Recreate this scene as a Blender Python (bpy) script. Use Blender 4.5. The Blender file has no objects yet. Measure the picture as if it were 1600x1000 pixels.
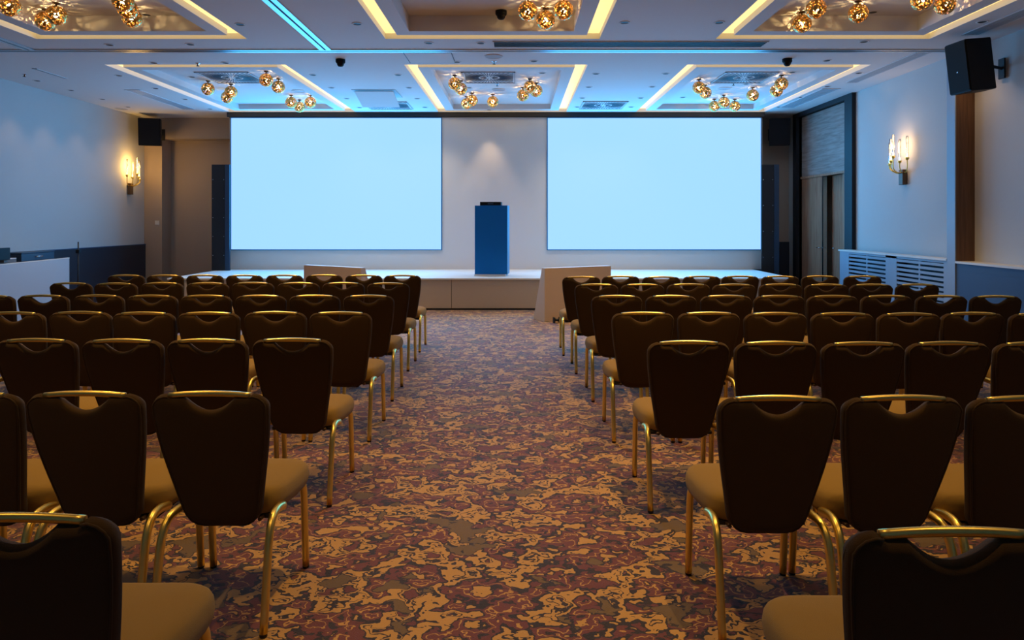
import bpy, bmesh, math, random
from mathutils import Vector, Matrix
random.seed(7)
PI = math.pi
S = bpy.context.scene
C = S.collection
F = 1067.0
VX, VY, CH = 808.0, 345.0, 1.54
ZC = 3.75                                   # ceiling height
XL, XR, YB = -8.0, 5.83, 14.65              # left wall, right wall, back wall
YF = -4.0

# ------------------------------------------------------------------ materials
def mat(name, col, rough=0.5, metal=0.0, emit=None, es=1.0, bump=None, var=None, spec=0.5, sheen=0.0):
    m = bpy.data.materials.new(name); m.use_nodes = True
    nt = m.node_tree; b = nt.nodes['Principled BSDF']
    b.inputs['Base Color'].default_value = (*col, 1)
    b.inputs['Roughness'].default_value = rough
    b.inputs['Metallic'].default_value = metal
    b.inputs['Specular IOR Level'].default_value = spec
    if sheen: b.inputs['Sheen Weight'].default_value = sheen
    if emit:
        b.inputs['Emission Color'].default_value = (*emit, 1)
        b.inputs['Emission Strength'].default_value = es
    if bump or var:
        tc = nt.nodes.new('ShaderNodeTexCoord')
        n = nt.nodes.new('ShaderNodeTexNoise'); n.inputs['Scale'].default_value = (bump or var)[0]
        n.inputs['Detail'].default_value = 4
        nt.links.new(tc.outputs['Object'], n.inputs['Vector'])
        if bump:
            bp = nt.nodes.new('ShaderNodeBump'); bp.inputs['Strength'].default_value = bump[1]
            bp.inputs['Distance'].default_value = 0.01
            nt.links.new(n.outputs['Fac'], bp.inputs['Height']); nt.links.new(bp.outputs['Normal'], b.inputs['Normal'])
        if var:
            r = nt.nodes.new('ShaderNodeMixRGB'); r.inputs[1].default_value = (*[c*(1-var[1]) for c in col], 1)
            r.inputs[2].default_value = (*[min(1, c*(1+var[1])) for c in col], 1)
            nt.links.new(n.outputs['Fac'], r.inputs[0]); nt.links.new(r.outputs[0], b.inputs['Base Color'])
    return m

def wood(name, c1, c2, axis='Z', scale=9.0, rough=0.65):
    m = bpy.data.materials.new(name); m.use_nodes = True
    nt = m.node_tree; b = nt.nodes['Principled BSDF']; b.inputs['Roughness'].default_value = rough
    tc = nt.nodes.new('ShaderNodeTexCoord'); mp = nt.nodes.new('ShaderNodeMapping')
    sc = {'Z': (scale*2, scale*2, scale*0.12), 'Y': (scale, scale*0.15, scale*2)}[axis]
    mp.inputs['Scale'].default_value = sc
    n = nt.nodes.new('ShaderNodeTexNoise'); n.inputs['Scale'].default_value = 1.6; n.inputs['Detail'].default_value = 6
    n.inputs['Distortion'].default_value = 0.6
    cr = nt.nodes.new('ShaderNodeValToRGB')
    cr.color_ramp.elements[0].position = 0.35; cr.color_ramp.elements[0].color = (*c1, 1)
    cr.color_ramp.elements[1].position = 0.65; cr.color_ramp.elements[1].color = (*c2, 1)
    nt.links.new(tc.outputs['Object'], mp.inputs['Vector']); nt.links.new(mp.outputs[0], n.inputs['Vector'])
    nt.links.new(n.outputs['Fac'], cr.inputs[0]); nt.links.new(cr.outputs[0], b.inputs['Base Color'])
    return m

def carpet():
    m = bpy.data.materials.new('camouflage_carpet'); m.use_nodes = True
    nt = m.node_tree; b = nt.nodes['Principled BSDF']
    b.inputs['Roughness'].default_value = 0.8; b.inputs['Specular IOR Level'].default_value = 0.35
    b.inputs['Sheen Weight'].default_value = 0.6; b.inputs['Sheen Roughness'].default_value = 0.4
    L = nt.links.new
    tc = nt.nodes.new('ShaderNodeTexCoord')
    mp = nt.nodes.new('ShaderNodeMapping'); mp.inputs['Scale'].default_value = (1.0, 1.25, 1)
    L(tc.outputs['Object'], mp.inputs['Vector'])
    # warp the coordinates to get ragged patches
    w = nt.nodes.new('ShaderNodeTexNoise'); w.inputs['Scale'].default_value = 10; w.inputs['Detail'].default_value = 3
    L(mp.outputs[0], w.inputs['Vector'])
    wm = nt.nodes.new('ShaderNodeVectorMath'); wm.operation = 'SCALE'; wm.inputs['Scale'].default_value = 0.13
    L(w.outputs['Color'], wm.inputs[0])
    ad = nt.nodes.new('ShaderNodeVectorMath'); ad.operation = 'ADD'
    L(mp.outputs[0], ad.inputs[0]); L(wm.outputs[0], ad.inputs[1])
    def noise(scale, detail, off, rough=0.6):
        o = nt.nodes.new('ShaderNodeVectorMath'); o.operation = 'ADD'; o.inputs[1].default_value = (off, off*1.7, off*0.3)
        L(ad.outputs[0], o.inputs[0])
        n = nt.nodes.new('ShaderNodeTexNoise'); n.inputs['Scale'].default_value = scale
        n.inputs['Detail'].default_value = detail; n.inputs['Roughness'].default_value = rough
        L(o.outputs[0], n.inputs['Vector']); return n
    A = noise(5.4, 2.5, 0.0, 0.55); B = noise(4.0, 2.2, 11.3)
    tan = (0.55, 0.295, 0.068); maroon = (0.160, 0.038, 0.033); dark = (0.030, 0.018, 0.018); olive = (0.165, 0.098, 0.030)
    def ramp(src, stops):
        r = nt.nodes.new('ShaderNodeValToRGB'); r.color_ramp.interpolation = 'CONSTANT'
        e = r.color_ramp.elements
        e[0].position, e[0].color = 0.0, (*stops[0][1], 1)
        e[1].position, e[1].color = stops[1][0], (*stops[1][1], 1)
        for p, c in stops[2:]:
            x = e.new(p); x.color = (*c, 1)
        L(src, r.inputs[0]); return r
    ra = ramp(A.outputs['Fac'], [(0, tan), (0.335, dark), (0.362, maroon), (0.412, tan), (0.426, maroon), (0.482, dark), (0.518, tan), (0.580, dark), (0.600, tan), (0.63, dark), (0.655, maroon)])
    rb = ramp(B.outputs['Fac'], [(0, (0, 0, 0)), (0.625, (1, 1, 1))])
    mx = nt.nodes.new('ShaderNodeMixRGB'); L(rb.outputs[0], mx.inputs[0]); L(ra.outputs[0], mx.inputs[1]); mx.inputs[2].default_value = (*olive, 1)
    rd = ramp(B.outputs['Fac'], [(0, (0, 0, 0)), (0.608, (1, 1, 1)), (0.625, (0, 0, 0))])
    mx2 = nt.nodes.new('ShaderNodeMixRGB'); L(rd.outputs[0], mx2.inputs[0]); L(mx.outputs[0], mx2.inputs[1]); mx2.inputs[2].default_value = (*dark, 1)
    Cn = noise(15.0, 2.0, 5.1)
    rc_ = ramp(Cn.outputs['Fac'], [(0, (0, 0, 0)), (0.655, (1, 1, 1))])
    mx3 = nt.nodes.new('ShaderNodeMixRGB'); L(rc_.outputs[0], mx3.inputs[0]); L(mx2.outputs[0], mx3.inputs[1]); mx3.inputs[2].default_value = (*dark, 1)
    f = nt.nodes.new('ShaderNodeTexNoise'); f.inputs['Scale'].default_value = 260; f.inputs['Detail'].default_value = 2
    L(tc.outputs['Object'], f.inputs['Vector'])
    bp = nt.nodes.new('ShaderNodeBump'); bp.inputs['Strength'].default_value = 0.4; bp.inputs['Distance'].default_value = 0.004
    L(f.outputs['Fac'], bp.inputs['Height']); L(bp.outputs[0], b.inputs['Normal']); L(mx3.outputs[0], b.inputs['Base Color'])
    return m

def glassmat():
    m = bpy.data.materials.new('clear_glass'); m.use_nodes = True; nt = m.node_tree
    nt.nodes.remove(nt.nodes['Principled BSDF']); out = nt.nodes['Material Output']
    t = nt.nodes.new('ShaderNodeBsdfTransparent'); g = nt.nodes.new('ShaderNodeBsdfGlossy'); g.inputs['Roughness'].default_value = 0.08
    lw = nt.nodes.new('ShaderNodeLayerWeight'); lw.inputs['Blend'].default_value = 0.45
    mx = nt.nodes.new('ShaderNodeMixShader')
    nt.links.new(lw.outputs['Facing'], mx.inputs[0]); nt.links.new(t.outputs[0], mx.inputs[1]); nt.links.new(g.outputs[0], mx.inputs[2])
    nt.links.new(mx.outputs[0], out.inputs['Surface']); return m

M = dict(
    ceil=mat('ceiling_paint', (0.74, 0.73, 0.74), 0.75),
    wall=mat('wallpaper', (0.57, 0.57, 0.56), 0.8, var=(3.0, 0.03), bump=(90, 0.15)),
    backwall=mat('warm_wall_paint', (0.42, 0.33, 0.26), 0.8),
    carpet=carpet(),
    navy=mat('dark_dado_paint', (0.022, 0.026, 0.042), 0.5),
    dado=mat('grey_blue_dado_paint', (0.055, 0.105, 0.20), 0.6, spec=.25), rad=mat('radiator_paint', (0.27, 0.34, 0.44), 0.45),
    sill=mat('pale_sill', (0.72, 0.68, 0.62), 0.4),
    white=mat('white_laminate', (0.68, 0.67, 0.68), 0.5), desk=mat('desk_laminate', (0.44, 0.46, 0.50), 0.5),
    backdrop=mat('backdrop_white', (0.70, 0.68, 0.66), 0.7),
    stage=mat('stage_top_white', (0.72, 0.70, 0.66), 0.55),
    fascia=mat('stage_fascia', (0.48, 0.40, 0.33), 0.7),
    black=mat('matte_black', (0.014, 0.014, 0.018), 0.6),
    blackgloss=mat('black_plastic', (0.005, 0.005, 0.007), 0.5, spec=.25),
    cabinet=mat('speaker_cabinet', (0.006, 0.007, 0.010), 0.7, spec=.2),
    blue=mat('blue_lectern_panel', (0.001, 0.15, 0.50), 0.6, spec=.2),
    screen=mat('screen_lit', (0.02, 0.02, 0.02), 0.9, emit=(0.38, 0.735, 1.4), es=1.0),
    bezel=mat('screen_edge', (0.02, 0.22, 0.45), 0.5),
    cove=mat('cove_diffuser', (0.3, 0.3, 0.3), 0.8, emit=(1.0, 0.67, 0.23), es=1.5),
    gold=mat('brass_tube', (0.92, 0.68, 0.18), 0.34, metal=1.0),
    globe=mat('perforated_gold', (0.70, 0.41, 0.11), 0.22, metal=1.0),
    bronze=mat('bronze', (0.12, 0.065, 0.03), 0.5, metal=0.2),
    chrome=mat('steel', (0.6, 0.6, 0.62), 0.2, metal=1.0),
    bulb=mat('bulb', (1, 1, 1), 0.5, emit=(1.0, 0.76, 0.42), es=8),
    candle=mat('candle_bulb', (1, 1, 1), 0.5, emit=(1.0, 0.72, 0.34), es=2.6),
    fabric=mat('shaded_brown_upholstery', (0.075, 0.040, 0.013), 0.9, bump=(700, 0.5), var=(40, 0.12), spec=0.1, sheen=0.1),  # shade of the unlit chair backs is mixed into this dark brown
    seatf=mat('tan_upholstery', (0.36, 0.21, 0.042), 0.9, bump=(700, 0.5), var=(40, 0.10), spec=0.2, sheen=0.2),
    pan=mat('seat_underside', (0.02, 0.018, 0.016), 0.7),
    rubber=mat('rubber', (0.02, 0.02, 0.02), 0.6),
    doorwood=wood('door_wood', (0.30, 0.135, 0.075), (0.42, 0.23, 0.135), 'Z'),
    transom=wood('transom_wood', (0.22, 0.17, 0.15), (0.34, 0.28, 0.25), 'Y'),
    darkwood=wood('pilaster_wood', (0.10, 0.048, 0.022), (0.17, 0.085, 0.04), 'Z'),
    frame=mat('dark_door_frame', (0.012, 0.013, 0.018), 0.55, spec=.3),
    grille=mat('pale_grille_metal', (0.42, 0.44, 0.48), 0.5),
    trim=mat('track_metal', (0.5, 0.52, 0.55), 0.3, metal=0.9),
    glass=glassmat(),
    plug=mat('switch_plastic', (0.75, 0.72, 0.68), 0.4),
    wedge=mat('wedge_panel', (0.58, 0.44, 0.32), 0.6),
    tabletop=mat('brown_table_top', (0.17, 0.13, 0.11), 0.5),
    casenavy=mat('navy_case', (0.02, 0.05, 0.10), 0.5),
)

# ------------------------------------------------------------------ geometry helpers
def box(bm, x0, x1, y0, y1, z0, z1, mtx=None, mi=0, bev=0.0):
    vs = [bm.verts.new(p) for p in ((x0,y0,z0),(x1,y0,z0),(x1,y1,z0),(x0,y1,z0),(x0,y0,z1),(x1,y0,z1),(x1,y1,z1),(x0,y1,z1))]
    fs = [bm.faces.new([vs[i] for i in f]) for f in ((3,2,1,0),(4,5,6,7),(0,1,5,4),(1,2,6,5),(2,3,7,6),(3,0,4,7))]
    for f in fs: f.material_index = mi
    if bev:
        es = list({e for f in fs for e in f.edges})
        r = bmesh.ops.bevel(bm, geom=es, offset=bev, segments=2, affect='EDGES', profile=0.5)
        vs = list({v for v in r['verts']} | {v for v in vs if v.is_valid})
    if mtx: bmesh.ops.transform(bm, matrix=mtx, verts=vs)
    return vs

def quad(bm, pts, mi=0):
    f = bm.faces.new([bm.verts.new(p) for p in pts]); f.material_index = mi; return f

def tube(bm, pts, r, n=10, squash=(1, 1), mi=0, caps=True):
    pts = [Vector(p) for p in pts]; rings = []
    rs = r if isinstance(r, (list, tuple)) else [r]*len(pts)
    prev = None
    for i, p in enumerate(pts):
        t = (pts[min(i+1, len(pts)-1)] - pts[max(i-1, 0)]).normalized()
        if prev is None:
            a = Vector((1, 0, 0)) if abs(t.x) < 0.9 else Vector((0, 1, 0))
        else: a = prev
        u = (a - t*a.dot(t)).normalized(); prev = u; v = t.cross(u)
        rings.append([bm.verts.new(p + u*math.cos(2*PI*k/n)*rs[i]*squash[0] + v*math.sin(2*PI*k/n)*rs[i]*squash[1]) for k in range(n)])
    for a, b in zip(rings, rings[1:]):
        for k in range(n):
            f = bm.faces.new((a[k], a[(k+1)%n], b[(k+1)%n], b[k])); f.smooth = True; f.material_index = mi
    if caps:
        for rg in (rings[0][::-1], rings[-1]):
            f = bm.faces.new(rg); f.material_index = mi
    return rings

def lathe(bm, prof, n=20, c=(0, 0, 0), mi=0, smooth=True):
    rings = []
    for r, z in prof:
        if r < 1e-6: rings.append([bm.verts.new((c[0], c[1], c[2]+z))])
        else: rings.append([bm.verts.new((c[0]+r*math.cos(2*PI*k/n), c[1]+r*math.sin(2*PI*k/n), c[2]+z)) for k in range(n)])
    for a, b in zip(rings, rings[1:]):
        for k in range(n):
            q = [a[k%len(a)], a[(k+1)%len(a)], b[(k+1)%len(b)], b[k%len(b)]]
            u = []
            for x in q:
                if x not in u: u.append(x)
            if len(u) > 2:
                f = bm.faces.new(u); f.smooth = smooth; f.material_index = mi
    return rings

def spline(pts, n=6):
    P = [Vector(p) for p in pts]; P = [P[0]*2-P[1]] + P + [P[-1]*2-P[-2]]; out = []
    for i in range(1, len(P)-2):
        for k in range(n):
            t = k/n; a, b, c, d = P[i-1], P[i], P[i+1], P[i+2]
            out.append(0.5*((2*b)+(c-a)*t+(2*a-5*b+4*c-d)*t*t+(3*b-a-3*c+d)*t**3))
    out.append(P[-2]); return out

def obj(name, bm, mats, parent=None, recalc=True):
    me = bpy.data.meshes.new(name)
    if recalc: bmesh.ops.recalc_face_normals(bm, faces=bm.faces)
    bm.to_mesh(me); bm.free()
    for m in (mats if isinstance(mats, (list, tuple)) else [mats]): me.materials.append(m)
    o = bpy.data.objects.new(name, me); C.objects.link(o)
    if parent: o.parent = parent
    return o

def BM(): return bmesh.new()
def bx(name, m, parent, *a, **k):
    bm = BM(); box(bm, *a, **k); return obj(name, bm, m, parent)

def thing(name, label, cat, loc=(0, 0, 0), rz=0, group=None):
    o = bpy.data.objects.new(name, None); C.objects.link(o); o.empty_display_size = 0.1
    o.location = loc; o.rotation_euler = (0, 0, rz); return tag(o, label, cat, group)
def tag(o, label, cat, group=None):
    o['label'] = label; o['category'] = cat
    if group: o['group'] = group
    return o
def struct(o, label=None):
    o['kind'] = 'structure'
    if label: o['label'] = label
    return o
def copy_tree(o, parent=None):
    c = o.copy(); C.objects.link(c); c.parent = parent
    for ch in o.children: copy_tree(ch, c)
    return c
def light(name, kind, loc, energy, col, parent=None, **k):
    l = bpy.data.lights.new(name, kind); l.energy = energy; l.color = col
    for a, v in k.items(): setattr(l, a, v)
    o = bpy.data.objects.new(name, l); C.objects.link(o); o.location = loc
    if parent: o.parent = parent
    return o
ORD = ['first', 'second', 'third', 'fourth', 'fifth', 'sixth', 'seventh', 'eighth', 'ninth', 'tenth']
def cx(px, d): return (px-VX)*d/F
def ceil_pt(px, py, z=ZC):
    d = (z-CH)*F/(VY-py); return cx(px, d), d

# ------------------------------------------------------------------ room shell
bm = BM(); quad(bm, [(XL-.2, YF-.2, 0), (XR+.4, YF-.2, 0), (XR+.4, YB+.6, 0), (XL-.2, YB+.6, 0)])
struct(obj('floor', bm, M['carpet']), 'patterned maroon and tan carpet')

SLOT, RING, SD = 0.17, 0.17, 0.07
COFF = []
for (y0, y1, td, row) in ((4.05, 8.30, 0.18, 'near'), (9.66, 13.86, 0.10, 'far')):
    for (x0, x1, col) in ((-5.84, -3.28, 'left'), (-1.60, 1.00, 'middle'), (2.41, 5.01, 'right')):
        COFF.append((x0, x1, y0, y1, td, row, col))
bm = BM()
xs, ys = {XL, XR}, {YF, YB+.4}
for x0, x1, y0, y1, *_ in COFF:
    for o_ in (0, SLOT, SLOT+RING):
        xs |= {round(x0+o_, 4), round(x1-o_, 4)}; ys |= {round(y0+o_, 4), round(y1-o_, 4)}
xs, ys = sorted(xs), sorted(ys)
def kind(x, y):
    for i, (x0, x1, y0, y1, *_) in enumerate(COFF):
        if x0 < x < x1 and y0 < y < y1:
            e = min(x-x0, x1-x, y-y0, y1-y)
            return ('slot', i) if e < SLOT else (('flat', i) if e < SLOT+RING else ('tray', i))
    return ('flat', -1)
for xa, xb in zip(xs, xs[1:]):
    for ya, yb in zip(ys, ys[1:]):
        if kind((xa+xb)/2, (ya+yb)/2)[0] == 'flat':
            quad(bm, [(xa, ya, ZC), (xa, yb, ZC), (xb, yb, ZC), (xb, ya, ZC)])
def walls4(bm, x0, x1, y0, y1, z0, z1):
    P = [(x0, y0), (x1, y0), (x1, y1), (x0, y1)]
    for a, b in zip(P, P[1:]+P[:1]): quad(bm, [(*a, z0), (*b, z0), (*b, z1), (*a, z1)])
for x0, x1, y0, y1, td, *_ in COFF:
    walls4(bm, x0, x1, y0, y1, ZC, ZC+SD+.02)
    walls4(bm, x0+SLOT, x1-SLOT, y0+SLOT, y1-SLOT, ZC, ZC+SD+.02)
    t = SLOT+RING
    walls4(bm, x0+t, x1-t, y0+t, y1-t, ZC, ZC+td)
    quad(bm, [(x0+t, y0+t, ZC+td), (x0+t, y1-t, ZC+td), (x1-t, y1-t, ZC+td), (x1-t, y0+t, ZC+td)])
# roof slab that closes the recesses
quad(bm, [(XL-.2, YF-.2, ZC+.4), (XR+.4, YF-.2, ZC+.4), (XR+.4, YB+.6, ZC+.4), (XL-.2, YB+.6, ZC+.4)])
struct(obj('ceiling', bm, M['ceil'], recalc=False), 'white plaster ceiling with six stepped coffers')

for x0, x1, y0, y1, td, row, col in COFF:     # glowing slots around the coffers
    bm = BM(); z = ZC+SD
    a = (x0+.002, y0+.002, x1-.002, y1-.002); b = (x0+SLOT-.002, y0+SLOT-.002, x1-SLOT+.002, y1-SLOT+.002)
    for q in (((a[0],a[1]),(a[2],a[1]),(b[2],b[1]),(b[0],b[1])), ((a[2],a[1]),(a[2],a[3]),(b[2],b[3]),(b[2],b[1])),
              ((a[2],a[3]),(a[0],a[3]),(b[0],b[3]),(b[2],b[3])), ((a[0],a[3]),(a[0],a[1]),(b[0],b[1]),(b[0],b[3]))):
        lo = [bm.verts.new((x, y, z)) for x, y in q]; hi = [bm.verts.new((x, y, z+.012)) for x, y in q]
        bm.faces.new(lo); bm.faces.new(hi[::-1])
        for k in range(4): bm.faces.new((lo[k], hi[k], hi[(k+1)%4], lo[(k+1)%4]))
    o = obj('cove_light', bm, M['cove'])
    where = {'near': 'nearest the viewer', 'far': 'nearest the screens'}[row]
    tag(o, f'warm yellow rectangular light strip around the {col} ceiling coffer {where}', 'ceiling light', 'cove light strips around the coffers')

# walls
bm = BM(); box(bm, XL-.2, XL, YF-.2, YB+.6, 0, ZC+.4); struct(obj('wall_left', bm, M['wall']), 'pale wallpapered wall on the left')
bm = BM(); box(bm, XL-.2, XR+.4, YF-.2, YF, 0, ZC+.4); struct(obj('wall_front', bm, M['wall']), 'wall behind the viewer')
DY0, DY1, DZ = 12.02, 14.10, 3.67
bm = BM()
box(bm, XR, XR+.4, YF-.2, DY0, 0, ZC+.4); box(bm, XR, XR+.4, DY1, YB+.6, 0, ZC+.4); box(bm, XR, XR+.4, DY0, DY1, DZ, ZC+.4)
box(bm, XR+.3, XR+.4, DY0, DY1, 0, DZ)
struct(obj('wall_right', bm, M['wall']), 'pale wallpapered wall on the right')
bm = BM()
box(bm, XL, -7.62, YB, YB+.6, 0, ZC+.4); box(bm, -7.62, XR, YB, YB+.6, 3.30, ZC+.4); box(bm, -7.62, XR, YB+.38, YB+.6, 0, 3.30)
box(bm, 4.6, XR, YB, YB+.38, 0, 3.30)
struct(obj('wall_back', bm, M['backwall']), 'warm beige back wall with shallow alcove')
bx_ = BM(); box(bx_, 4.6, XR, YB-.02, YB, 0, 1.09); struct(obj('trim_1', bx_, M['navy']), 'dark dado on the back wall')
bm = BM(); box(bm, XL, XL+.03, YF, YB, 0, 1.03); box(bm, XL, XL+.04, YF, YB, 1.03, 1.045, mi=1)
struct(obj('trim_2', bm, [M['navy'], M['dado']]), 'dark blue dado along the left wall')
# right dado ledge, near part
bm = BM(); box(bm, 5.59, XR, YF, 8.70, 0, 1.0); box(bm, 5.575, XR, YF, 8.70, 1.0, 1.025, mi=1)
for k in range(8): box(bm, 5.583, 5.59, YF+.1+k*1.6, YF+1.6+k*1.6 if k < 7 else 8.6, .12, .9)
struct(obj('trim_3', bm, [M['dado'], M['sill']]), 'grey blue dado ledge with pale sill on the right wall')
# partition pilaster
bm = BM(); box(bm, 5.59, XR, 8.70, 8.82, 0, ZC); struct(obj('trim_4', bm, M['darkwood']), 'dark wooden pilaster on the right wall')
bm = BM(); box(bm, 5.575, 5.59, 8.695, 8.86, 0, ZC); box(bm, 5.59, XR, 8.82, 8.86, 0, ZC)
struct(obj('trim_5', bm, M['rad']), 'pale jamb strip of the wooden pilaster')
# partition tracks in the ceiling
bm = BM()
box(bm, XL, XR, 8.80, 8.835, ZC-.012, ZC); box(bm, XL, XR, 8.835, 8.875, ZC-.004, ZC, mi=1); box(bm, XL, XR, 8.875, 8.925, ZC-.012, ZC)
struct(obj('trim_6', bm, [M['trim'], M['black']]), 'metal partition track across the ceiling')
for n_, xc in ((7, -2.47), (8, -6.29)):
    bm = BM()
    box(bm, xc-.075, xc-.014, YF, 8.80, ZC-.012, ZC); box(bm, xc-.014, xc+.014, YF, 8.80, ZC-.004, ZC, mi=1); box(bm, xc+.014, xc+.075, YF, 8.80, ZC-.012, ZC)
    struct(obj('trim_%d' % n_, bm, [M['trim'], M['black']]), 'metal partition track running towards the stage, ' + ('between left and middle coffers' if n_ == 7 else 'at the far left'))

# door and portal on the right wall
bm = BM()
box(bm, XR-.07, XR+.30, 14.10, 14.27, 0, ZC); box(bm, XR-.07, XR+.30, 11.75, 12.02, 0, ZC); box(bm, XR-.07, XR+.30, 12.02, 14.10, DZ, ZC)
struct(obj('trim_9', bm, M['frame']), 'dark frame around the wooden doorway')
door = thing('door_1', 'brown wooden double door with panelled transom in dark frame', 'door', (XR, 13.05, 0)); door['kind'] = 'structure'
del door['category']
bx('transom_panel', M['transom'], door, .05, .10, -1.03, 1.05, 2.44, DZ)
bx('transom_rail', M['doorwood'], door, .02, .10, -1.03, 1.05, 2.40, 2.44)
lf = bx('door_leaf', M['doorwood'], door, .05, .10, .08, 1.05, 0.01, 2.40)
bm = BM(); tube(bm, [(.05, .13, 1.02), (.0, .13, 1.02), (.0, .25, 1.02)], .009); lathe(bm, [(0, 0), (.022, 0), (.022, .01), (0, .01)], 12)
o = obj('door_handle', bm, M['chrome'], lf)
bx('centre_post', M['chrome'], door, .03, .10, .02, .08, 0.01, 2.40)
lf2 = bx('door_leaf', M['doorwood'], door, .20, .25, -.72, .02, 0.01, 2.40)
bm = BM(); tube(bm, [(.20, -.05, 1.02), (.15, -.05, 1.02), (.15, -.17, 1.02)], .009); obj('door_handle', bm, M['chrome'], lf2)
bx('side_panel', M['doorwood'], door, .05, .28, -1.03, -.72, 0.01, 2.40)

# ------------------------------------------------------------------ radiator cover
rc = thing('radiator_cover', 'pale blue louvred radiator cover with white sill under the right wall sconce', 'radiator cover', (5.71, 10.3, 0))
def L_(x, y, z): return (x-5.71, y-10.3, z)
bm = BM()
def rb(x0, x1, y0, y1, z0, z1, b=bm): box(b, x0-5.71, x1-5.71, y0-10.3, y1-10.3, z0, z1)
YG = [(8.86, 8.95), (10.06, 10.36), (11.51, 11.83)]
for a, b in YG: rb(5.59, 5.62, a, b, 0, 1.02)
rb(5.59, 5.62, 8.95, 11.51, 0.0, .12); rb(5.59, 5.62, 8.95, 11.51, .985, 1.02)
rb(5.62, 5.755, 11.80, 11.83, 0, 1.02); rb(5.62, 5.755, 8.86, 8.89, 0, 1.02)
obj('cabinet_body', bm, M['rad'], rc)
bm = BM(); rb(5.70, 5.755, 8.89, 11.80, 0, 1.0, bm); obj('cabinet_back', bm, M['black'], rc)
bm = BM(); rb(5.57, 5.755, 8.865, 11.85, 1.02, 1.045, bm); obj('sill', bm, M['sill'], rc)
for a, b in ((8.95, 10.06), (10.36, 11.51)):
    bm = BM()
    n = 13
    for k in range(n):
        z = .14 + (k+.3)*(.985-.14)/n
        box(bm, 5.592-5.71, 5.615-5.71, a-10.3, b-10.3, z, z+.036)
    rb(5.60, 5.622, (a+b)/2-.02, (a+b)/2+.02, .12, .985, bm)
    obj('louvre_grille', bm, M['rad'], rc)

# ------------------------------------------------------------------ stage, backdrop, screens
st = thing('stage', 'low white stage platform across the end of the room', 'stage', (-.6, 12.8, 0))
def rel(bm, ox, oy): bmesh.ops.translate(bm, vec=(-ox, -oy, 0), verts=bm.verts)
bm = BM(); box(bm, -6.02, 4.80, 11.74, 14.15, .525, .55); rel(bm, -.6, 12.8); obj('stage_top', bm, M['stage'], st)
edges = [-6.0, -4.4, -2.75, -1.13, .5, 2.1, 3.4, 4.78]
for a, b in zip(edges, edges[1:]):
    bm = BM(); box(bm, a+.004, b-.004, 11.76, 11.79, .035, .525); rel(bm, -.6, 12.8); obj('fascia_panel', bm, M['fascia'], st)
bm = BM(); box(bm, -5.98, 4.76, 11.78, 14.1, 0, .524); rel(bm, -.6, 12.8); obj('stage_frame', bm, M['black'], st)

bd = thing('stage_backdrop', 'white backdrop wall behind the two big screens', 'backdrop', (-.43, 14.0, .55))
bm = BM(); box(bm, -5.86, 5.0, 13.93, 14.10, .551, 3.65); rel(bm, -.43, 14.0); bmesh.ops.translate(bm, vec=(0, 0, -.55), verts=bm.verts)
obj('backdrop_panel', bm, M['backdrop'], bd)
bm = BM(); box(bm, -5.90, 5.03, 13.88, 14.12, 3.655, 3.745); rel(bm, -.43, 14.0); bmesh.ops.translate(bm, vec=(0, 0, -.55), verts=bm.verts)
obj('top_truss', bm, M['black'], bd)
for x0, x1, lab in ((-5.84, -1.53, 'left of the blue lectern'), (.605, 4.98, 'right of the blue lectern')):
    s = thing('projection_screen', f'large glowing pale blue projection screen {lab}', 'screen', ((x0+x1)/2, 13.9, .94), group='stage screens')
    w = (x1-x0)/2
    bm = BM(); box(bm, -w, w, .005, .028, 0, 2.71); obj('screen_frame', bm, M['bezel'], s)
    bm = BM(); quad(bm, [(-w+.02, .004, .02), (w-.02, .004, .02), (w-.02, .004, 2.69), (-w+.02, .004, 2.69)]); obj('lit_panel', bm, M['screen'], s)

for x0, x1, z0, lab in ((-6.085, -5.72, .551, 'tall black flat at the left edge of the left screen'), (4.87, 5.21, 0, 'tall black flat at the right edge of the right screen')):
    t = thing('stage_flat', lab, 'stage flat', ((x0+x1)/2, 13.6, z0), group='black stage flats')
    w = (x1-x0)/2; h = 2.66-z0
    bx('front_board', M['black'], t, -w, w, 0, .03, 0, h, bev=.004)
    bx('side_rail', M['casenavy'], t, w-.09, w, -.02, -.001, 0, h)
    for k in range(5):
        bm = BM()
        for sx in (-w+.03, w-.12):
            z = .3+k*(h-.6)/4
            box(bm, sx-.008, sx+.008, -.008, 0, z-.008, z+.008)
        obj('bolt', bm, M['chrome'], t)

# lectern
lc = thing('lectern', 'tall narrow blue lectern standing on the stage between the screens', 'lectern', (-.455, 12.42, .55), math.radians(-5))
bm = BM(); box(bm, -.29, .29, -.19, .19, .03, 1.265, bev=.004); obj('lectern_body', bm, M['blue'], lc)
bx('plinth', M['white'], lc, -.30, .27, -.20, .18, 0.001, .03)
bx('lit_side_strip', M['bezel'], lc, .2905, .2985, -.19, .19, .03, 1.265)  # lit side face of the lectern, its brightness put into the colour
cb = thing('control_box', 'flat black box lying on top of the blue lectern', 'box', (-.47, 12.38, 1.816), math.radians(-4))
bx('box_body', M['blackgloss'], cb, -.19, .19, -.12, .12, 0, .065, bev=.006)
bx('display', M['casenavy'], cb, -.05, .05, -.124, -.1195, .02, .045)

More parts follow.
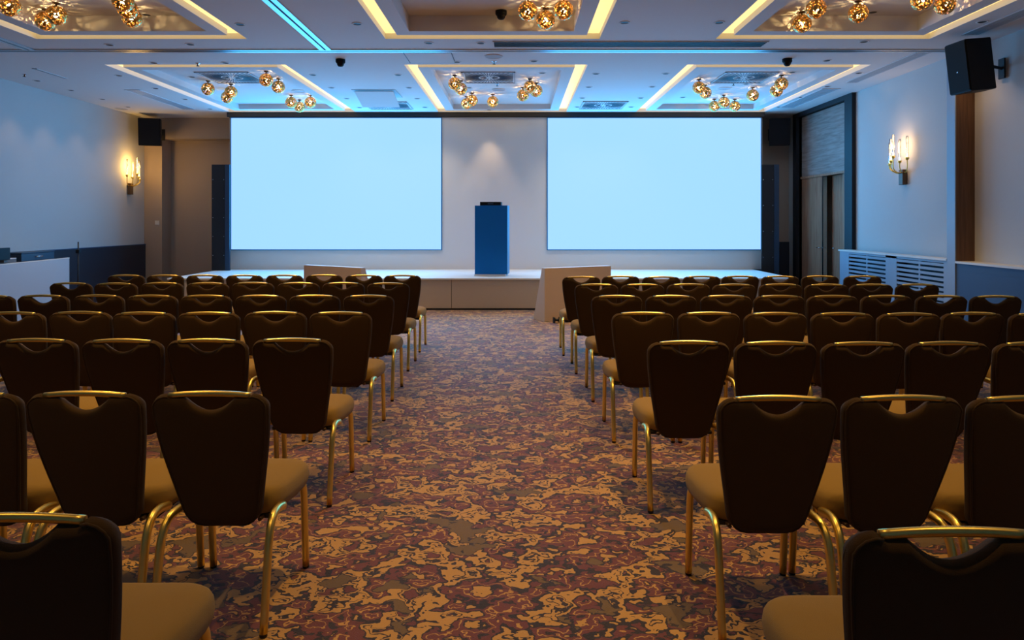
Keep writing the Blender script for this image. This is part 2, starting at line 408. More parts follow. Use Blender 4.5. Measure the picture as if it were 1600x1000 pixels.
# wedges in front of the stage
def wedge(p0, p1, nrm, lab, flip):
    o = Vector((*p0, 0)); a = Vector((*p1, 0)) - o; n = Vector((*nrm, 0)).normalized()
    ba = thing('angled_wedge_stand', lab, 'stand', tuple(o), group='angled stands in front of the stage')
    h = .81
    P = [Vector((0,0,0)), a, a+n*.35, n*.35]
    T = [Vector((0,0,h)), a+Vector((0,0,h)), a+n*.09+Vector((0,0,h)), n*.09+Vector((0,0,h))]
    bm = BM(); vs = [bm.verts.new(p) for p in P+T]
    for f in ((0,1,2,3),(4,5,6,7),(0,1,5,4),(1,2,6,5),(2,3,7,6),(3,0,4,7)): bm.faces.new([vs[i] for i in f])
    bmesh.ops.bevel(bm, geom=bm.edges[:], offset=.003, segments=1, affect='EDGES')
    obj('stand_body', bm, M['wedge'], ba)
    bm = BM(); q = [p + Vector((0,0,h+.001)) for p in (Vector((0,0,0)), a, a+n*.09, n*.09)]
    lo = [bm.verts.new(p) for p in q]; hi = [bm.verts.new(p+Vector((0,0,.006))) for p in q]
    bm.faces.new(lo[::-1]); bm.faces.new(hi)
    for k in range(4): bm.faces.new((lo[k], lo[(k+1)%4], hi[(k+1)%4], hi[k]))
    obj('top_edge', bm, M['white'], ba)
wedge((.42, 10.4), (1.51, 10.98), (-.47, .88), 'angled beige wedge stand right of the aisle in front of the stage', 0)
wedge((-2.40, 10.5), (-3.50, 11.2), (.54, .84), 'angled grey wedge stand left of the aisle, behind the front chairs', 1)
fx = thing('floor_fixture', 'small black spool shaped fixture at the foot of the beige wedge', 'fixture', (.60, 10.30, 0), .2)
for s in (-1, 1): bx('end_plate', M['black'], fx, s*.045-.012 , s*.045+.012, -.04, .04, 0, .085, bev=.004)
bm = BM(); tube(bm, [(-.05, 0, .045), (.05, 0, .045)], .022); obj('axle', bm, M['black'], fx)
cb2 = BM(); tube(cb2, spline([(-1.93, 11.66, .012), (-1.95, 11.62, .03), (-1.99, 11.60, .06), (-2.02, 11.66, .012)]), .012)
tag(obj('cable_loop', cb2, M['black']), 'small loop of black cable at the stage foot beside the left chairs', 'cable')

# ------------------------------------------------------------------ technician desk at left
td_ = thing('technician_desk', 'white panelled desk along the left wall', 'desk', (-7.2, 9.9, 0), math.atan2(-.25, -2.6)+PI/2+PI/2)
td_.rotation_euler = (0, 0, math.radians(5.5))   # long side runs towards the stage
bx('front_panel', M['desk'], td_, .03, .06, -1.9, 1.16, .0, .93, bev=.003)
bx('table_top', M['tabletop'], td_, -.60, .03, -1.88, 1.14, .90, .925)
bx('top_edge', M['sill'], td_, .028, .062, -1.9, 1.162, .931, .945)
for yy in (-1.8, 1.05): bx('leg', M['chrome'], td_, -.56, -.52, yy-.02, yy+.02, 0, .90)
t = thing('equipment_case', 'dark blue equipment case on the white desk by the left wall', 'case', (-7.58, 10.62, .926), math.radians(5))
bx('case_body', M['casenavy'], t, -.13, .13, -.42, .42, 0, .115, bev=.008)
bm = BM(); tube(bm, spline([(.13, -.08, .06), (.16, -.06, .065), (.16, .06, .065), (.13, .08, .06)]), .008); obj('case_handle', bm, M['chrome'], t)
bx('case_lid', M['casenavy'], t, -.135, .135, -.425, .425, .118, .135, bev=.004)
t = thing('paper_tray', 'grey stacked tray between the black monitor and blue case on the desk', 'tray', (-7.52, 9.96, .926), math.radians(5))
bx('tray_base', M['tabletop'], t, -.12, .12, -.14, .14, 0, .05); bx('tray_lid', M['white'], t, -.12, .12, -.14, .14, .052, .066)
t = thing('monitor', 'black monitor on the desk at the left edge of the view', 'monitor', (-7.36, 9.66, .926), math.radians(4))
bx('monitor_foot', M['black'], t, -.1, .1, -.12, .12, 0, .015); bx('monitor_neck', M['black'], t, -.02, .02, -.03, .03, .015, .07)
bx('display_panel', M['blackgloss'], t, -.015, .015, -.26, .26, .05, .225, bev=.005)
t = thing('microphone_stand', 'thin black microphone stand by the far end of the white desk', 'stand', (-7.3, 11.36, 0))
bm = BM(); tube(bm, [(0, 0, .02), (0, 0, 1.19)], [.013, .010]); obj('pole', bm, M['black'], t)
bm = BM(); box(bm, -.03, .03, -.03, .03, 1.0, 1.06, bev=.008); obj('clamp', bm, M['blackgloss'], t)
for k in range(3):
    a = k*2*PI/3+.4; bm = BM(); tube(bm, [(0, 0, .14), (.26*math.cos(a), .26*math.sin(a), .012)], .009); obj('leg', bm, M['black'], t)

# light switch
t = thing('light_switch', 'small white light switch on the back wall beside the left alcove', 'switch', (-7.72, YB, 1.50))
bx('switch_plate', M['plug'], t, -.045, .045, -.012, 0, -.045, .045, bev=.003); bx('rocker', M['plug'], t, -.02, .02, -.017, -.0125, -.03, .03)

# ------------------------------------------------------------------ speakers
def speaker(lab, loc, rz, w, h, d_, tilt, bracket_to, led=False):
    t = thing('wall_speaker', lab, 'speaker', loc, 0, 'black wall speakers')
    R = Matrix.Rotation(rz, 4, 'Z') @ Matrix.Rotation(tilt, 4, 'X')
    bm = BM(); vs = [bm.verts.new(p) for p in ((-w/2,-d_/2,-h/2),(w/2,-d_/2,-h/2),(w*.36,d_/2,-h/2),(-w*.36,d_/2,-h/2),(-w/2,-d_/2,h/2),(w/2,-d_/2,h/2),(w*.36,d_/2,h/2),(-w*.36,d_/2,h/2))]
    for f in ((3,2,1,0),(4,5,6,7),(0,1,5,4),(1,2,6,5),(2,3,7,6),(3,0,4,7)): bm.faces.new([vs[i] for i in f])
    bmesh.ops.bevel(bm, geom=bm.edges[:], offset=.008, segments=2, affect='EDGES')
    bmesh.ops.transform(bm, matrix=R, verts=bm.verts); obj('cabinet', bm, M['blackgloss'], t)
    bm = BM(); box(bm, -w/2+.012, w/2-.012, -d_/2-.008, -d_/2+.001, -h/2+.015, h/2-.015, mtx=R); g = obj('front_grille', bm, M['cabinet'], t)
    if led:
        bm = BM(); box(bm, -.01, .01, -d_/2-.011, -d_/2-.0085, -.06, -.045, mtx=R); obj('badge', bm, M['chrome'], t)
    e = Vector(bracket_to); st_ = R @ Vector((0, d_/2-.01, 0))
    bm = BM(); tube(bm, [st_, (st_+e)/2, e], .018)
    obj('bracket_arm', bm, M['black'], t)
    bm = BM(); dx = .02
    if abs(e.x) > abs(e.y): box(bm, e.x-dx, e.x+dx-.021*(1 if e.x > 0 else -1)+.0, e.y-.05, e.y+.05, e.z-.12, e.z+.12)
    else: box(bm, e.x-.05, e.x+.05, e.y-dx, e.y, e.z-.12, e.z+.12)
    obj('wall_plate', bm, M['black'], t)
speaker('black speaker hanging in the far left corner above the lit sconce', (-7.60, 14.2, 3.38), math.radians(14), .42, .56, .36, math.radians(5), (0.0, .45, .0))
speaker('black speaker at the far right corner beside the right screen', (5.43, 14.2, 3.38), math.radians(-12), .42, .56, .36, math.radians(5), (0.0, .45, .0))
speaker('large black speaker on the right wall above the wooden pilaster', (5.36, 8.05, 3.36), math.radians(-85), .34, .60, .36, math.radians(7), (.45, .12, .0), True)

# ------------------------------------------------------------------ sconces
def sconce(lab, wx, y, side):
    t = thing('wall_sconce', lab, 'wall lamp', (wx, y, 2.09), 0, 'brass candle sconces')
    s = side    # direction into the room
    bx('back_plate', M['bronze'], t, min(s*.012, s*.075), max(s*.012, s*.075), -.055, .055, -.01, .22, bev=.006)
    bx('wall_mount', M['bronze'], t, min(0, s*.012), max(0, s*.012), -.03, .03, .05, .16)
    k = 0
    for (dx, dy, dz) in ((.10, -.22, .36), (.16, -.13, .32), (.20, -.03, .40), (.19, .05, .34), (.16, .14, .30), (.10, .23, .37)):
        a = Vector((s*.04, dy*.1, .18)); e = Vector((s*dx, dy, dz))
        bm = BM(); tube(bm, spline([a, (s*dx*.6, dy*.5, .17), (s*dx, dy, .24), e]), .0075)
        arm = obj('arm', bm, M['gold'], t)
        bm = BM(); lathe(bm, [(0, -.02), (.012, -.018), (.026, .0), (.028, .02), (.022, .022), (0, .018)], 14, e); obj('cup', bm, M['gold'], arm)
        bm = BM(); lathe(bm, [(.017, .02), (.017, .34), (.0155, .34), (.0155, .02)], 14, e); obj('glass_tube', bm, M['glass'], arm)
        bm = BM(); lathe(bm, [(0, .025), (.011, .03), (.012, .05), (.008, .075), (0, .08)], 10, e)
        lathe(bm, [(.003, .08), (.0035, .24), (.008, .25), (.010, .275), (.006, .305), (0, .325)], 10, e)
        obj('candle_bulb', bm, M['candle'], arm)
    return t
sconce('lit brass candle sconce on the left wall near the corner', XL, 14.05, 1)
sconce('lit candle sconce on the right wall above the radiator cover', XR, 10.25, -1)
WARM = (1.0, .62, .24)
light('sconce_lamp', 'POINT', (XL+.2, 14.0, 2.66), 20, (1.0, .56, .14), shadow_soft_size=.10)
light('sconce_lamp', 'POINT', (XR-.2, 10.25, 2.66), 9, (1.0, .60, .26), shadow_soft_size=.10)

# ------------------------------------------------------------------ pendants: perforated gold globes
GR = .105
bm = BM(); bmesh.ops.create_icosphere(bm, subdivisions=3, radius=GR)
rnd = random.Random(3)
faces = bm.faces[:]
r = bmesh.ops.inset_individual(bm, faces=faces, thickness=.0048, depth=0)
kill = [f for f in faces if f.is_valid and rnd.random() < .46]
bmesh.ops.delete(bm, geom=kill, context='FACES')
for v in bm.verts: v.co *= 1+rnd.uniform(-.012, .012)
gme = bpy.data.meshes.new('globe'); bm.to_mesh(gme); bm.free(); gme.materials.append(M['globe'])
P0 = None
def pendant(x, y, zc, lab, group):
    global P0
    if P0 is None:
        P0 = thing('pendant_lamp', '', 'pendant lamp', (0, 0, 0))
        g = bpy.data.objects.new('perforated_globe', gme); C.objects.link(g); g.parent = P0; g.location = (0, 0, -.135)
        bm = BM(); lathe(bm, [(0, 0), (.035, 0), (.035, -.012), (.010, -.018), (.007, -.03), (.02, -.034), (.02, -.05), (0, -.05)], 14)
        obj('canopy', bm, M['bronze'], P0)
        bm = BM(); bmesh.ops.create_uvsphere(bm, u_segments=12, v_segments=8, radius=.030)
        for f in bm.faces: f.smooth = True
        b = obj('bulb', bm, M['bulb'], P0); b.location = (0, 0, -.135)
        l = light('pendant_light', 'POINT', (0, 0, -.090), 2.6, (1.0, .66, .27), P0, shadow_soft_size=.006)
        o = P0
    else: o = copy_tree(P0)
    o.location = (x, y, zc); o.rotation_euler = (0, 0, random.uniform(0, 6.28))
    o['label'] = lab; o['group'] = group
    return o
CL = [   # (pixel centres of globes), coffer row, coffer column, cluster words
 ([(15,10),(71,33),(88,24)], 'near', 'left', 'at its left end'),
 ([(192,2),(199,14),(206,28)], 'near', 'left', 'at its right end'),
 ([(824.5,17),(852.5,31.5),(880.5,16)], 'near', 'middle', 'by its far edge'),
 ([(1253,37),(1275,14),(1341,21)], 'near', 'right', 'at its left end'),
 ([(1440,0),(1476,7)], 'near', 'right', 'at its right end'),
 ([(325,139),(361,144),(355,152)], 'far', 'left', 'at its left side'),
 ([(416,125),(435,136)], 'far', 'left', 'at its right side'),
 ([(455,160),(468,167),(485,160)], 'far', 'left', 'by the screens'),
 ([(710.5,131),(720,139)], 'far', 'middle', 'at its left side'),
 ([(729,162),(737.5,157),(770,159)], 'far', 'middle', 'by the screens'),
 ([(817,149),(828,136),(838,142)], 'far', 'middle', 'at its right side'),
 ([(1092,137),(1102,145)], 'far', 'right', 'at its left side'),
 ([(1116,166),(1131,160),(1148,166)], 'far', 'right', 'by the screens'),
 ([(1176,149),(1213,142),(1221,131)], 'far', 'right', 'at its right side'),
]
pos3 = {1: [''], 2: ['left', 'right'], 3: ['left', 'middle', 'right']}
for pts, row, col, cw in CL:
    zc = ZC + (.18 if row == 'near' else .10)
    for k, (px, py) in enumerate(sorted(pts)):
        X, D = ceil_pt(px, py, zc-.135)
        rw = 'near' if row == 'near' else 'far'
        pendant(X, D, zc-.0005, f'{pos3[len(pts)][k]} globe of gold pendant cluster in the {rw} {col} coffer, {cw}', 'perforated gold globe pendants')
# unseen pendants added above the top edge of the view, for their light
for xx, col in ((-4.56, 'left'), (-.3, 'middle'), (3.71, 'right')):
    for k, (dx, dy) in enumerate(((-.5, 5.0), (-.25, 5.2), (.45, 5.7), (.6, 5.45))):
        pendant(xx+dx, dy, ZC+.18-.0005, f'{ORD[k]} added gold pendant from the left in the near end of the near {col} coffer', 'perforated gold globe pendants')

# ------------------------------------------------------------------ ceiling fittings
D0 = None
def downlight(x, y, z, lab):
    global D0
    if D0 is None:
        D0 = thing('downlight', '', 'downlight')
        bm = BM(); lathe(bm, [(.044, .004), (.044, -.004), (.058, -.004), (.061, 0), (.061, .004)], 20); obj('trim_ring', bm, M['ceil'], D0)
        bm = BM(); lathe(bm, [(.044, -.001), (.0, -.0008)], 20); obj('dark_baffle', bm, M['black'], D0)
        o = D0
    else: o = copy_tree(D0)
    o.location = (x, y, z-.001); o['label'] = lab; o['group'] = 'recessed ceiling downlights'
ZONES = [
 ('along the left wall', [(58,126),(111,141),(160,155),(200,167)], ZC, 'nearest'),
 ('left of the far left coffer', [(186,118),(243,138),(289,155),(328,170)], ZC, 'nearest'),
 ('right of the far left coffer', [(489,117),(518,137),(542,154),(562,168)], ZC, 'nearest'),
 ('left of the far middle coffer', [(622,117),(639,137),(652,154),(664,167.5)], ZC, 'nearest'),
 ('right of the far middle coffer', [(931,115.5),(920,136),(910,153),(902,167)], ZC, 'nearest'),
 ('left of the far right coffer', [(1040,115),(1019,135.5),(1001,153),(986,167)], ZC, 'nearest'),
 ('right of the far right coffer', [(1342,114),(1293,135),(1252,152),(1217,167)], ZC, 'nearest'),
 ('between the ceiling track and far coffers', [(240,98),(352,98),(714,97),(834,95.5),(1292,94.5)], ZC, 'left'),
 ('between the near coffers and ceiling track', [(171,70),(297,69),(670,67),(751,67),(1350,65)], ZC, 'left'),
 ('in the row between near coffers', [(375,38),(558,37),(976,35),(1124,35),(1535,34)], ZC, 'left'),
 ('recessed inside the far coffers', [(300,120),(733,137),(847,114),(1067,152),(1166,131),(1238,113)], ZC+.10, 'left'),
 ('recessed inside the near coffers', [(229,23),(1364,19)], ZC+.18, 'left'),
]
for zone, pts, z, how in ZONES:
    for k, (px, py) in enumerate(pts):
        X, D = ceil_pt(px, py, z)
        w = {'nearest': 'counted from the near end', 'left': 'counted from the left'}[how]
        downlight(X, D, z, f'{ORD[k]} small dark downlight {zone}, {w}')
downlight(-.56, 13.60, ZC, 'lit downlight washing the backdrop above the blue lectern')

S0 = None
for px, py, z, lab in ((771,88,ZC,'flat round ceiling speaker just beyond the track, above the aisle'), (779,140,ZC+.1,'flat round ceiling speaker in the far middle coffer'),
                    (467,142,ZC+.1,'flat round ceiling speaker in the far left coffer'), (1132,138,ZC+.1,'flat round ceiling speaker in the far right coffer'), (190,170,ZC,'dark round ceiling speaker beside the left wall')):
    X, D = ceil_pt(px, py, z)
    if S0 is None:
        S0 = thing('ceiling_speaker', lab, 'ceiling speaker')
        bm = BM(); lathe(bm, [(.125, 0), (.125, -.007), (.115, -.009), (.112, -.005)], 28); obj('rim', bm, M['ceil'], S0)
        bm = BM(); lathe(bm, [(.112, -.005), (.0, -.007)], 28); obj('mesh_cover', bm, M['grille'], S0); o = S0
    else: o = copy_tree(S0)
    o.location = (X, D, z-.0005); o['label'] = lab; o['group'] = 'round ceiling speakers'
K0 = None
for px, py, z, lab in ((532,93,ZC,'dark dome sensor hanging beyond the track left of centre'), (1230,92,ZC,'dark dome sensor hanging beyond the track right of centre'), (783,17,ZC+.18,'brown dome sensor in the near middle coffer')):
    X, D = ceil_pt(px, py, z)
    if K0 is None:
        K0 = thing('ceiling_sensor', lab, 'sensor')
        bm = BM(); lathe(bm, [(0, 0), (.065, 0), (.065, -.04), (.055, -.055), (.0, -.055)], 20); obj('housing', bm, M['cabinet'], K0)
        bm = BM(); lathe(bm, [(.05, -.056), (.045, -.08), (.03, -.098), (0, -.105)], 20); obj('dome', bm, M['blackgloss'], K0); o = K0
    else: o = copy_tree(K0)
    o.location = (X, D, z+.002); o['label'] = lab; o['group'] = 'dome sensors'
Q0 = None
for px, py, z, lab in ((309,99,ZC,'tiny sprinkler head in front of the far left coffer'), (772,96,ZC,'tiny sprinkler head in front of the far middle coffer'), (777,131,ZC+.1,'tiny sprinkler head inside the far middle coffer'),
                    (1146,130,ZC+.1,'tiny sprinkler head inside the far right coffer'), (38,116,ZC,'tiny sprinkler head beside the left wall')):
    X, D = ceil_pt(px, py, z)
    if Q0 is None:
        Q0 = thing('ceiling_sprinkler', lab, 'sprinkler')
        bm = BM(); lathe(bm, [(0, 0), (.035, 0), (.033, -.006), (.01, -.008), (.009, -.035), (0, -.036)], 14); obj('escutcheon', bm, M['chrome'], Q0)
        bm = BM(); lathe(bm, [(0, -.036), (.022, -.038), (.022, -.041), (0, -.042)], 12); obj('deflector', bm, M['blackgloss'], Q0); o = Q0
    else: o = copy_tree(Q0)
    o.location = (X, D, z+.002); o['label'] = lab; o['group'] = 'sprinkler heads'

def swirl(x, y, z, lab, w=.84):
    t = thing('air_diffuser', lab, 'air vent', (x, y, z-.001), 0, 'square swirl air diffusers')
    bm = BM(); h = w/2
    for a in ((-h, h, -h, -h+.02), (-h, h, h-.02, h), (-h, -h+.02, -h, h), (h-.02, h, -h, h)): box(bm, *a, -.014, 0)
    obj('vent_frame', bm, M['grille'], t)
    bx('vent_backing', M['ceil'], t, -h+.02, h-.02, -h+.02, h-.02, -.004, 0)
    bm = BM(); n = 24
    for rr, (r0, r1), nn in ((0, (.06, .15), 14), (1, (.17, .60), 48)):
        for k in range(nn):
            a = 2*PI*k/nn + rr*.05
            lim = (h-.035)/max(abs(math.cos(a)), abs(math.sin(a)))
            r1_ = min(r1, lim); sk = .12*(r1_-r0)
            m0 = Vector((math.cos(a), math.sin(a), 0)); q = Vector((-m0.y, m0.x, 0))
            p = [m0*r0-q*.006, m0*r1_-q*.006+q*sk*.4, m0*r1_+q*.006+q*sk*.4, m0*r0+q*.006]
            p = [Vector((max(-h+.03, min(h-.03, v.x)), max(-h+.03, min(h-.03, v.y)), 0)) for v in p]
            v0 = [bm.verts.new((v.x, v.y, -.009)) for v in p]; bm.faces.new(v0)
            v1 = [bm.verts.new((v.x, v.y, -.0045)) for v in p]; bm.faces.new(v1[::-1])
            for i in range(4): bm.faces.new((v0[i], v0[(i+1)%4], v1[(i+1)%4], v1[i]))
    o = obj('swirl_vanes', bm, M['casenavy'], t); return t
swirl(-4.59, 11.0, ZC+.10, 'square swirl air diffuser in the far left coffer'); swirl(-.45, 11.0, ZC+.10, 'square swirl air diffuser in the far middle coffer')
swirl(3.65, 11.0, ZC+.10, 'square swirl air diffuser in the far right coffer')
swirl(-2.47, 13.07, ZC, 'square swirl air diffuser above the left screen, between coffers'); swirl(1.64, 13.03, ZC, 'square swirl air diffuser above the right screen, between coffers')
def slotvent(x0, x1, y0, y1, lab, m='grille'):
    t = thing('linear_vent', lab, 'air vent', ((x0+x1)/2, (y0+y1)/2, ZC-.001), 0, 'long slot vents in the ceiling')
    a, b = (x1-x0)/2, (y1-y0)/2
    bm = BM()
    for q in ((-a, a, -b, -b+.012), (-a, a, b-.012, b), (-a, -a+.012, -b, b), (a-.012, a, -b, b)): box(bm, *q, -.008, 0)
    obj('vent_frame', bm, M['ceil'], t)
    bx('vent_backing', M[m], t, -a+.012, a-.012, -b+.012, b-.012, -.003, 0)
    bm = BM()
    for k in range(4):
        if a > b: yy = -b+.02+(k+.5)*(2*b-.04)/4; box(bm, -a+.012, a-.012, yy-.006, yy+.006, -.007, -.0035)
        else: xx = -a+.02+(k+.5)*(2*a-.04)/4; box(bm, xx-.006, xx+.006, -b+.012, b-.012, -.007, -.0035)
    obj('vent_blades', bm, M[m], t)
slotvent(-.30, 3.10, 8.40, 8.67, 'long dark slot vent just before the ceiling track, right of centre', 'frame')
slotvent(5.23, 5.43, 8.95, 10.9, 'narrow slot vent along the right wall just beyond the track')
slotvent(5.10, 5.40, 11.4, 13.3, 'narrow slot vent above the wooden doorway')
slotvent(5.27, 5.48, 5.2, 8.1, 'narrow slot vent along the right wall before the track')
slotvent(-6.62, -6.36, 11.5, 13.5, 'narrow slot vent left of the far left coffer')
slotvent(-7.03, -6.97, 9.9, 10.6, 'short thin slot vent by the left wall')
slotvent(-7.2, -6.5, 7.9, 8.5, 'wide slot vent in the near left corner of the ceiling')
t = thing('ceiling_hatch', 'pale ceiling hatch tilted to catch screen light between far left and middle coffers', 'hatch', (-2.42, 11.85, ZC-.001))
bx('hatch_frame', M['grille'], t, -.37, .37, -.37, .37, -.006, 0)
bm = BM(); box(bm, -.33, .33, -.33, .33, -.008, 0, mtx=Matrix.Translation((0, 0, -.10)) @ Matrix.Rotation(math.radians(-14), 4, 'X')); obj('hatch_door', bm, M['white'], t)  # door tilt is made up, so the underside catches the screens' light
bx('hinge', M['chrome'], t, -.2, .2, .31, .33, -.02, -.004)
t = thing('access_panel', 'flush white access panel outlined in the ceiling above the aisle', 'hatch', (-1.18, 9.27, ZC-.001))
bm = BM()
for q in ((-.32, .32, -.30, -.29), (-.32, .32, .29, .30), (-.32, -.31, -.29, .29), (.31, .32, -.29, .29)): box(bm, *q, -.002, 0)
obj('panel_joint', bm, M['frame'], t); bx('panel_door', M['ceil'], t, -.308, .308, -.288, .288, -.003, 0)

# ------------------------------------------------------------------ downlight beams and added spots
def spot(x, y, e, ang, col=(1.0, .66, .32), blend=.7, z=ZC-.03):
    light('downlight_or_added_beam', 'SPOT', (x, y, z), e, col, spot_size=math.radians(ang), spot_blend=blend, shadow_soft_size=.03)
spot(-.56, 13.62, 50, 62, (1.0, .66, .35), .7)
for (px, py) in ZONES[0][1]:
    X, D = ceil_pt(px, py); spot(X, D, 12, 80, (1.0, .58, .26))
for d_ in (6.2, 7.6, 9.1): spot(-7.55, d_, 4, 75, (1.0, .70, .45))
for d_ in (4.4, 6.4, 8.4): spot(5.40, d_, 16, 100, (1.0, .62, .30))
ADDED_BEAMS = [(x_, y_) for x_ in (-2.7, 1.7) for y_ in (3.7, 5.4, 7.2, 9.3, 11.2)] + [(-.3, 3.75), (-4.6, 8.6), (4.0, 8.6), (-6.1, 10.5), (-.3, 9.3)]  # added spots without fixtures, for warm light on aisle and floor
for x_ in (-3.1, -1.85, 1.25, 2.1): spot(x_, 13.1, 75, 115, (1.0, .80, .58), .9)
for sx0, sx1 in ((-5.84, -1.53), (.605, 4.98)):      # added area lamps that boost the blue light of the screens
    o_ = light('added_screen_glow', 'AREA', ((sx0+sx1)/2, 13.87, 2.3), 160, (.0, .43, 1.0), shape='RECTANGLE', size=sx1-sx0, size_y=2.7)
    o_.rotation_euler = (-PI/2, 0, 0)
for x_ in (-2.9, -.4, 2.3): spot(x_, 1.3, 60, 100, (1.0, .62, .20), .9)  # more added spots without fixtures, warming the nearest chairs
for x, y in ADDED_BEAMS: spot(x, y, 165, 88, (1.0, .62, .20), .9)

# ------------------------------------------------------------------ chairs
def back_mesh():
    bm = BM(); NU, NV = 36, 22
    HW0, HW1, ZB, ZT = .146, .2215, .345, .897
    def W(z):
        t = max(0, min(1, (z-ZB)/(ZT-ZB))); return HW0 + (HW1-HW0)*math.sin(t*PI/2)**1.4
    us = [-math.cos(PI*i/NU) for i in range(NU+1)]
    us = [u*.6 + (2*i/NU-1)*.4 for i, u in enumerate(us)]
    def edge(u, w, r):
        a = abs(u)*w; k = a-(w-r)
        return 0 if k <= 0 else r-math.sqrt(max(0, r*r-k*k))
    front, back = [], []
    for j in range(NV+1):
        v = .5-.5*math.cos(PI*j/NV); v = v*.6+(j/NV)*.4
        rf, rb_ = [], []
        for u in us:
            zt = ZT - edge(u, HW1, .062)
            x_ = abs(u)*HW1
            zt -= .013*max(0, min(1, (.156-x_)/.008))
            if x_ < .095: zt -= .050*(1-(x_/.095)**2)
            zb = ZB + edge(u, HW0, .075) + .01*u*u
            z = zb+(zt-zb)*v; w = W(z)
            x = u*w
            t = (z-ZB)/(ZT-ZB)
            yc = .135*(1-t)**1.25 + .008*u*u - .016
            eu = (1-abs(u))*w/.026; ev = min(v*(zt-zb), (1-v)*(zt-zb))/.026
            e = max(0, min(1, eu, ev)); p = math.sqrt(max(0, 1-(1-e)**2))
            th = .026*p
            rf.append(bm.verts.new((x, yc+.024-.0+th*.8+.012*p*(1-abs(u)**3), z)))
            rb_.append(bm.verts.new((x, yc+.024-th*.9, z)))
        front.append(rf); back.append(rb_)
    for j in range(NV):
        for i in range(NU):
            a = bm.faces.new((front[j][i+1], front[j][i], front[j+1][i], front[j+1][i+1])); a.smooth = True
            b = bm.faces.new((back[j][i], back[j][i+1], back[j+1][i+1], back[j+1][i])); b.smooth = True
    bmesh.ops.remove_doubles(bm, verts=bm.verts, dist=.0006)
    return bm
def seat_mesh():
    bm = BM(); n = 40; y0, y1 = .165, .575
    def plan(k):
        a = 2*PI*k/n; c, s = math.cos(a), math.sin(a); e = .42
        x = math.copysign(abs(c)**e, c); y = math.copysign(abs(s)**e, s)
        t = (y+1)/2
        return Vector((x*(.182+.039*math.sin(min(1, t*1.25)*PI/2)), (y0+y1)/2 + y*(y1-y0)/2, 0))
    cen = Vector((0, (y0+y1)/2, 0))
    rings = []
    for ins, z in ((.03, .372), (.008, .376), (.0, .392), (-.004, .415), (.0, .440), (.008, .455), (.022, .466), (.05, .474), (.10, .480), (.16, .484)):
        ring = []
        for k in range(n):
            p = plan(k); d = p-cen; L = d.length; q = cen + d*(1-ins/L)
            ring.append(bm.verts.new((q.x, q.y, z)))
        rings.append(ring)
    for a, b in zip(rings, rings[1:]):
        for k in range(n):
            f = bm.faces.new((a[k], a[(k+1)%n], b[(k+1)%n], b[k])); f.smooth = True
    c = bm.verts.new((0, cen.y, .485))
    for k in range(n):
        f = bm.faces.new((rings[-1][k], rings[-1][(k+1)%n], c)); f.smooth = True
    bm.faces.new(rings[0][::-1]); return bm
def make_chair():
    t = thing('banquet_chair', '', 'chair')
    obj('seat', seat_mesh(), M['seatf'], t)
    obj('backrest', back_mesh(), M['fabric'], t)
    zt, zb, rt, rb_, HW0, HW1 = .897, .345, .062, .075, .146, .2215
    def W(z):
        t = max(0, min(1, (z-zb)/(zt-zb))); return HW0 + (HW1-HW0)*math.sin(t*PI/2)**1.4
    half = [(.150, zt-.012)] + [(HW1-rt+(rt-.010)*math.sin(a), zt-rt+(rt-.010)*math.cos(a)) for a in (0.1, .5, .9, 1.25)]
    half += [(W(z)-.010, z) for z in (.80, .74, .68, .62, .56, .50, .46, .43)]
    half += [(W(zb)+.004-rb_+(rb_-.010)*math.cos(a), zb+rb_-(rb_-.010)*math.sin(a)) for a in (.35, .8, 1.2, PI/2)]
    path = half + [(-x, z) for x, z in half[::-1]]
    def yb(z):
        t = (z-zb)/(zt-zb); return .135*(1-t)**1.25 + .008 - .016 + .024 - .0215
    bm = BM(); tube(bm, [(x, yb(z), z) for x, z in path], .0035, 6); obj('piping', bm, M['fabric'], t)
    bm = BM()
    pts = [(x, .006 + .004*(x/.15)**2, .889 + .009*(1-(x/.152)**2)) for x in [(-.152+.304*i/14) for i in range(15)]]
    tube(bm, pts, .0095, 10, squash=(1.0, 1.15)); obj('handle', bm, M['gold'], t)
    bm = BM(); box(bm, -.175, .175, .19, .54, .352, .372, bev=.006); obj('seat_pan', bm, M['pan'], t)
    for s in (-1, 1):
        bm = BM(); tube(bm, spline([(s*.205, -.005, .012), (s*.205, .03, .22), (s*.204, .055, .335), (s*.200, .10, .392), (s*.195, .17, .400), (s*.195, .24, .385)], 5), [.0152]*26, 10, squash=(1, 1.15))
        l = obj('leg', bm, M['gold'], t)
        bm = BM(); lathe(bm, [(0, 0), (.013, 0), (.015, .01), (.014, .022), (0, .022)], 12, (s*.205, -.006, 0)); obj('glide', bm, M['rubber'], l)
    for s in (-1, 1):
        bm = BM(); tube(bm, spline([(s*.205, .50, .012), (s*.205, .485, .20), (s*.204, .475, .345), (s*.198, .465, .385), (s*.195, .455, .385), (s*.165, .44, .366)], 5), [.0152]*26, 10, squash=(1, 1.15))
        l = obj('leg', bm, M['gold'], t)
        bm = BM(); lathe(bm, [(0, 0), (.013, 0), (.015, .01), (.014, .022), (0, .022)], 12, (s*.205, .501, 0)); obj('glide', bm, M['rubber'], l)
    for s in (-1, 1):
        bm = BM(); tube(bm, [(s*.13, .30, .361), (s*.13, .20, .361), (s*.13, .155, .365)], .008, 8); obj('back_support', bm, M['bronze'], t)
    return t
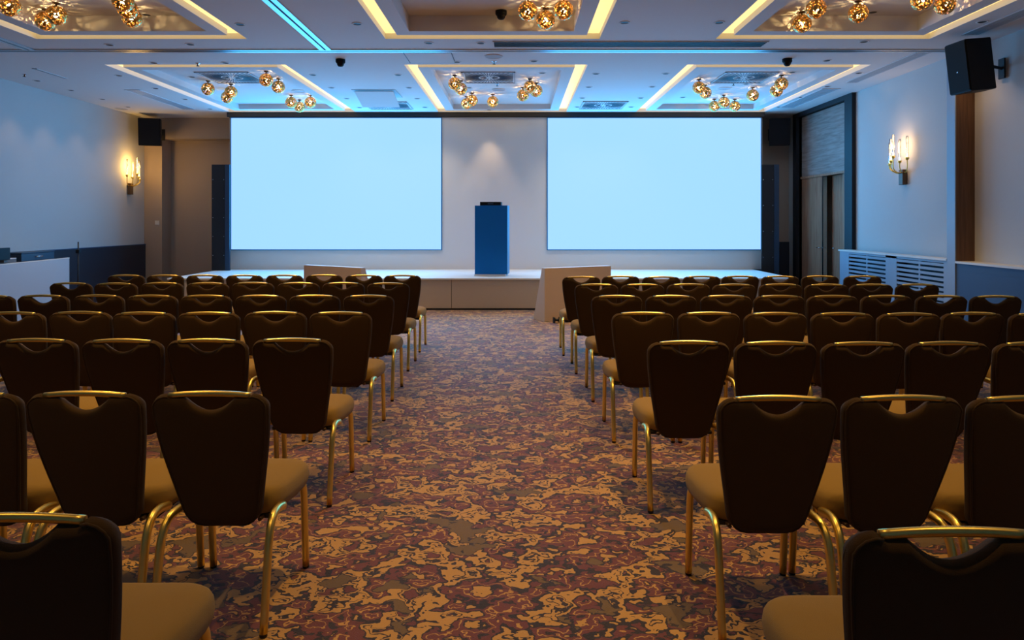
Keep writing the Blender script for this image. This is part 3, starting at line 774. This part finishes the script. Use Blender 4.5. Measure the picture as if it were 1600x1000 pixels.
ROWS = {  # left block: (x centre, top y) from the aisle outwards; right block likewise
 'L': [
  [(628.5,430.5),(568,430),(506,429),(444,429.5),(381.5,430),(319.5,430),(257.5,430),(196.5,429.5)],
  [(606.5,443),(536,441.5),(465.5,441.5),(394.5,440.5),(323.5,442),(252.5,441.5),(180,443.5),(110,442)],
  [(575.5,462),(491,461.5),(406.5,462),(321,461.5),(236.5,461.5),(153,460.5),(66.5,461),(-17,462)],
  [(531.5,488),(429.5,486.5),(325,489),(224.5,489),(124.5,486),(22,488.5)],
  [(456,528),(324.5,531),(190,532),(55,530)],
  [(327,613),(131,613),(-61,614)],
  [(20,806)]],
 'R': [
  [(908.5,434),(970,431),(1033.5,434),(1096.5,431.5),(1157,430.5),(1219.5,431.5),(1282,430),(1348.5,430.5)],
  [(932,444),(1004,444),(1076,443),(1147.5,444.5),(1220,443.5),(1292,444.5),(1361.5,444.5),(1434,444)],
  [(964,462),(1049,462),(1135,461.5),(1217.5,462),(1301.5,462),(1386,461.5),(1472,462),(1557,463)],
  [(1005,487),(1108,487),(1212.5,489),(1317.5,489.5),(1420,491),(1521,488),(1624,491)],
  [(1076.5,531),(1213,534),(1350,536.5),(1483,535),(1614,537)],
  [(1216.5,620),(1412,618),(1600,622)],
  [(1491,828)]]}
ch0 = make_chair(); first = True
rr = random.Random(11)
rown = ['front row by the stage', 'second row', 'third row', 'fourth row', 'fifth row', 'sixth row', 'rearmost row']
for side, rows in ROWS.items():
    word = 'left' if side == 'L' else 'right'
    for ri, row in enumerate(rows):
        for k, (px, py) in enumerate(row):
            dm = sum((CH-.902)*F/(q[1]-VY) for q in row)/len(row)
            d = dm + .3*((CH-.902)*F/(py-VY) - dm)
            X = cx(px, d)
            if k: X = min(X, lastx-.452) if side == 'L' else max(X, lastx+.452)
            lastx = X
            if first: o = ch0; first = False
            else: o = copy_tree(ch0)
            o.location = (X, d-.004, 0); o.rotation_euler = (0, 0, rr.uniform(-.008, .008))
            seat = f'{ORD[k]} from the aisle' if len(row) > 1 else 'at the bottom corner of the view'
            o['label'] = f'brown chair, {rown[ri]} {word} of the aisle, {seat}'
            o['group'] = 'brass legged banquet chairs in rows'

# ------------------------------------------------------------------ camera, world, view
w = bpy.data.worlds.new('World'); S.world = w; w.use_nodes = True
w.node_tree.nodes['Background'].inputs[0].default_value = (.02, .02, .025, 1); w.node_tree.nodes['Background'].inputs[1].default_value = 0.0
cam = bpy.data.cameras.new('Camera'); co = bpy.data.objects.new('Camera', cam); C.objects.link(co); S.camera = co
cam.sensor_fit = 'HORIZONTAL'; cam.sensor_width = 36.0; cam.lens = F/1600*36.0
co.location = (0, 0, CH); co.rotation_euler = (PI/2, 0, 0)
cam.shift_x = -(VX-800)/1600.0; cam.shift_y = -(500-VY)/1600.0
cam.clip_start = .05; cam.clip_end = 100
S.view_settings.view_transform = 'Standard'; S.view_settings.look = 'None'
S.view_settings.exposure = 0.0; S.view_settings.gamma = 1.0; S.view_settings.use_curve_mapping = False
S.cycles.max_bounces = 6; S.cycles.diffuse_bounces = 4; S.cycles.sample_clamp_indirect = 4.0
S.cycles.use_denoising = True
try: S.cycles.denoiser = 'OPENIMAGEDENOISE'
except Exception: pass
